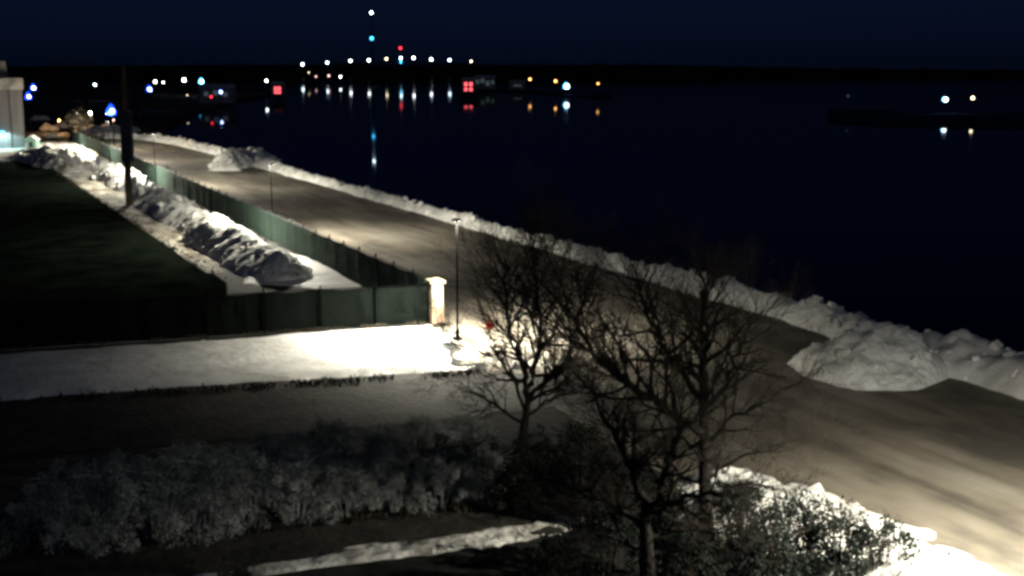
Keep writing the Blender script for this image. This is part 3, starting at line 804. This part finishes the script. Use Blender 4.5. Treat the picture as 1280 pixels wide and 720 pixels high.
lamp(187, 112, 6, 'cool', 'large bluish lamp right of the utility pole', gy, D=400, size=2.2, halo=('blue', 1.8))
lamp(194, 102, 6, 'white', 'small white lamp above the large bluish lamp', gy, D=680, size=1.4)
lamp(204, 103, 6, 'white', 'faint white lamp at the right of the group by the utility pole', gy, D=640, size=0.9)
lamp(230, 100, 6, 'white', 'single white lamp on the shore between utility pole and blue lamp', gy, D=640, size=1.9)
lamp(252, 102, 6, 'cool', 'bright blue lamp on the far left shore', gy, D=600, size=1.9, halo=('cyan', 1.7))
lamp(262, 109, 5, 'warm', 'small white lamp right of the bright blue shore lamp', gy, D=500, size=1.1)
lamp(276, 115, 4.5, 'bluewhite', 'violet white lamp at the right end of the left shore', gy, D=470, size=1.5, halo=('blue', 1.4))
lamp(264, 121, 3.5, 'red', 'pinkish red light low on the left shore', gy, D=436, size=1.3)
lamp(234, 119, 4, 'warm', 'dull lamp low on the left shore', gy, D=446, size=0.5)
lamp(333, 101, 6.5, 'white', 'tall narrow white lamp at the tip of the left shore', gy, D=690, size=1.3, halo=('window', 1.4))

# far bridge
BD = 2600
zb = lambda px: at(px, BD, 83.5 - 5.5 * max(0, 1 - ((px - 500) / 135.0) ** 2)).z
b0 = at(500, BD)
t = thing('bridge', 'long dark arched bridge crossing the water under a row of lamps', 'bridge', (b0.x, b0.y, WATER), -YAW)
sx = BD / FPX
xs = [345 + 5 * k for k in range(56)]
dk_ = MB(); rl = MB(); vs = []; fs = []
for px in xs:
    z = zb(px) - WATER; x = (px - 500) * sx
    vs += [(x, -6, z), (x, 6, z), (x, 6, z - 2.2), (x, -6, z - 2.2)]
for k in range(len(xs) - 1):
    for j in range(4):
        a0, b_ = k * 4 + j, k * 4 + (j + 1) % 4
        fs.append((a0, a0 + 4, b_ + 4, b_))
fs += [(0, 1, 2, 3), tuple(len(vs) - 4 + q for q in (3, 2, 1, 0))]
dk_.add(vs, fs).build('deck', M['hill'], t)
rl.tube([((px - 500) * sx, -5.7, zb(px) - WATER + 1.1) for px in xs], 0.25, 4).build('railing', M['dark_metal'], t)
for px in range(360, 620, 26):
    MB().box(((px - 500) * sx, 0, (zb(px) - WATER - 2.2) / 2 - 0.5), (2.4, 9, zb(px) - WATER - 2.2 + 1.0)).build('pier', M['hill'], t)
bl_ = [(378, 80.5, 'cool', 1.6), (409, 78.3, 'cool', 1.4), (438, 76, 'white', 1.6), (461, 75.3, 'white', 1.6), (483, 73.5, 'warm', 1.5), (501, 72.7, 'cool', 1.5), (517, 72.4, 'white', 1.7), (539, 74.3, 'white', 1.6), (562, 75, 'cool', 1.5), (589, 76.7, 'warm', 1.3)]
for i, (px, py, g, s) in enumerate(bl_):
    lamp(px, py, 0, g, f'lamp on the far bridge, {ordn[i]} in the row', 'lamps along the far bridge', D=BD - 3, size=s * 0.85, ground=zb(px))
# beacons on the bridge and the tall mast
p = at(501, BD, 60); 
t = thing('beacon_mast', 'slim mast with a red beacon above the middle of the far bridge', 'mast', (at(501, BD + 3).x, at(501, BD + 3).y, zb(501)), -YAW)
MB().tube([(0, 0, 0), (0, 0, p.z - zb(501) - 1)], [0.6, 0.3], 6).build('mast', M['dark_metal'], t)
MB().ball((0, 0, p.z - zb(501)), 2.6, 10, 7).build('beacon', G['red'], t, smooth=True)
q = at(501, BD - 7, 77.6)
t = thing('navigation_light', 'cyan navigation light hanging under the middle of the far bridge', 'light', (q.x, q.y, q.z), -YAW)
MB().ball((0, 0, 0), 2.0, 10, 7).build('lamp', G['cyan'], t, smooth=True)
MB().tube([(0, 1.0, 0), (0, 1.0, zb(501) - q.z)], 0.25, 5).build('bracket', M['dark_metal'], t)
TD = 1000
tb = at(466, TD)
t = thing('radio_mast', 'tall lattice mast carrying a white light above a blue light', 'mast', (tb.x, tb.y, WATER), -YAW)
H1, H2 = at(466, TD, 16).z - WATER, at(466, TD, 48).z - WATER
mb = MB()
for i, j in ((-1, -1), (1, -1), (1, 1), (-1, 1)): mb.tube([(i * 1.6, j * 1.6, 0), (i * .35, j * .35, H1 - 1)], 0.12, 5)
for k in range(24):
    f0, f1 = k / 24, (k + 1) / 24
    w0, w1 = 1.6 + (.35 - 1.6) * f0, 1.6 + (.35 - 1.6) * f1
    for s in (-1, 1):
        mb.tube([(-w0, s * w0, f0 * (H1 - 1)), (w1, s * w1, f1 * (H1 - 1))], 0.06, 4)
        mb.tube([(s * w0, -w0, f0 * (H1 - 1)), (s * w1, w1, f1 * (H1 - 1))], 0.06, 4)
mb.build('lattice', M['dark_metal'], t)
MB().box((0, 0, 0.2), (7, 7, 1.6), 0, 0.9).build('footing', M['concrete'], t)
MB().ball((0, -.6, H1), 0.95, 10, 7).build('beacon', G['cool'], t, smooth=True)
MB().ball((0, -1.3, H2), 1.25, 10, 7).build('beacon', G['cyan'], t, smooth=True)

gb = 'small lamps on the far bank below the bridge'
lamp(395, 95.7, 0, 'pink', 'left pinkish lamp on the far bank below the bridge', gb, D=1310, size=.9, ground=0.4)
lamp(411, 94.7, 0, 'pink', 'middle pinkish lamp on the far bank below the bridge', gb, D=1310, size=1.2, ground=0.4)
lamp(425.5, 96, 0, 'white', 'white lamp at the right end of the far bank below the bridge', gb, D=1350, size=1.0, ground=0.4)
lamp(386, 90.5, 0, 'warm', 'dull lamp left on the far bank below the bridge', gb, D=1340, size=.5, ground=0.4)
gm = 'lamps along the marina shore'
lamp(662.5, 99, 0, 'orange', 'left orange lamp on the marina shore', gm, D=768, size=1.3, ground=0.4)
lamp(694.5, 101.5, 0, 'orange', 'middle orange lamp, just left of the brightest marina lamp', gm, D=704, size=1.4, ground=0.4)
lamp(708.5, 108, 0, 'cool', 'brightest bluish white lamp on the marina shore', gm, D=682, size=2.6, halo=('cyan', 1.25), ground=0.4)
lamp(747.5, 104.5, 0, 'orange', 'dim orange lamp at the right end of the marina shore', gm, D=630, size=1.0, ground=0.4)
gr = 'lamps on the breakwater at right'
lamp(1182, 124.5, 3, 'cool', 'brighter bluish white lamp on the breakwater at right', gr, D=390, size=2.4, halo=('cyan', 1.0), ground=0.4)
lamp(1216, 122.5, 3, 'warm', 'smaller warm lamp right of the bright one on the breakwater', gr, D=390, size=1.7, ground=0.4)
lamp(1060, 120, 3, 'window', 'faint lamp far left on the breakwater', gr, D=402, size=1.6, ground=0.4)

def house(label, px, D, w, d, h, wins, gkey, roof=1.6, group='dark houses on the far shores', ground=0.4):
    c = at(px, D)
    t = thing('house', label, 'house', (c.x, c.y, ground), -YAW, group)
    MB().box((0, d / 2, h / 2), (w, d, h)).build('wall', M['far_wall'], t)
    MB().add([(-w/2 - .3, -.3, h + .01), (w/2 + .3, -.3, h + .01), (w/2 + .3, d + .3, h + .01), (-w/2 - .3, d + .3, h + .01), (-w/2 - .3, d / 2, h + roof), (w/2 + .3, d / 2, h + roof)],
             [(0, 1, 5, 4), (2, 3, 4, 5), (0, 4, 3), (1, 2, 5), (3, 2, 1, 0)]).build('roof', M['roof'], t)
    for (x, z, ww, hh) in wins:
        MB().box((x, -0.05, z), (ww, 0.12, hh)).build('window', G[gkey], t)
    return t
k = 690 / FPX
rw = [(-3.1 * k, 1.6, 3.6 * k, 3.6 * k), (3.1 * k, 1.6, 3.6 * k, 3.6 * k), (-3.1 * k, 4.3, 3.6 * k, 4.4 * k), (3.1 * k, 4.3, 3.6 * k, 4.4 * k)]
house('dark house with four red lit windows on the marina shore', 585.5, 692, 7, 6, 6.2, rw, 'red_window')
k2 = 720 / FPX
house('dark house with red lit windows at the tip of the left shore', 347, 640, 6, 6, 4.6, [(-2.2 * .4, 1.0, 1.3, 1.3), (2.2 * .4, 1.0, 1.3, 1.3), (-2.2 * .4, 2.8, 1.3, 1.5), (2.2 * .4, 2.8, 1.3, 1.5)], 'red_window')
house('long pale house with dim greenish windows right of the red windows', 606, 815, 13, 8, 7, [(-4.6, 4.5, 2.2, 2.6), (-1.4, 5.2, 2.4, 2.6), (1.8, 3.6, 2.4, 3.0), (5.0, 4.2, 1.8, 2.4)], 'window')
house('low house with a dim lit window strip on the marina shore', 647, 800, 10, 7, 4, [(0, 2.4, 5.0, 1.0)], 'window')
house('low house with dim pale windows at the left shore', 270, 480, 12, 7, 5.5, [(-3.5, 3.4, 1.6, 1.6), (0, 3.8, 1.8, 1.8), (3.4, 3.2, 1.8, 1.6)], 'window', ground=0.0)
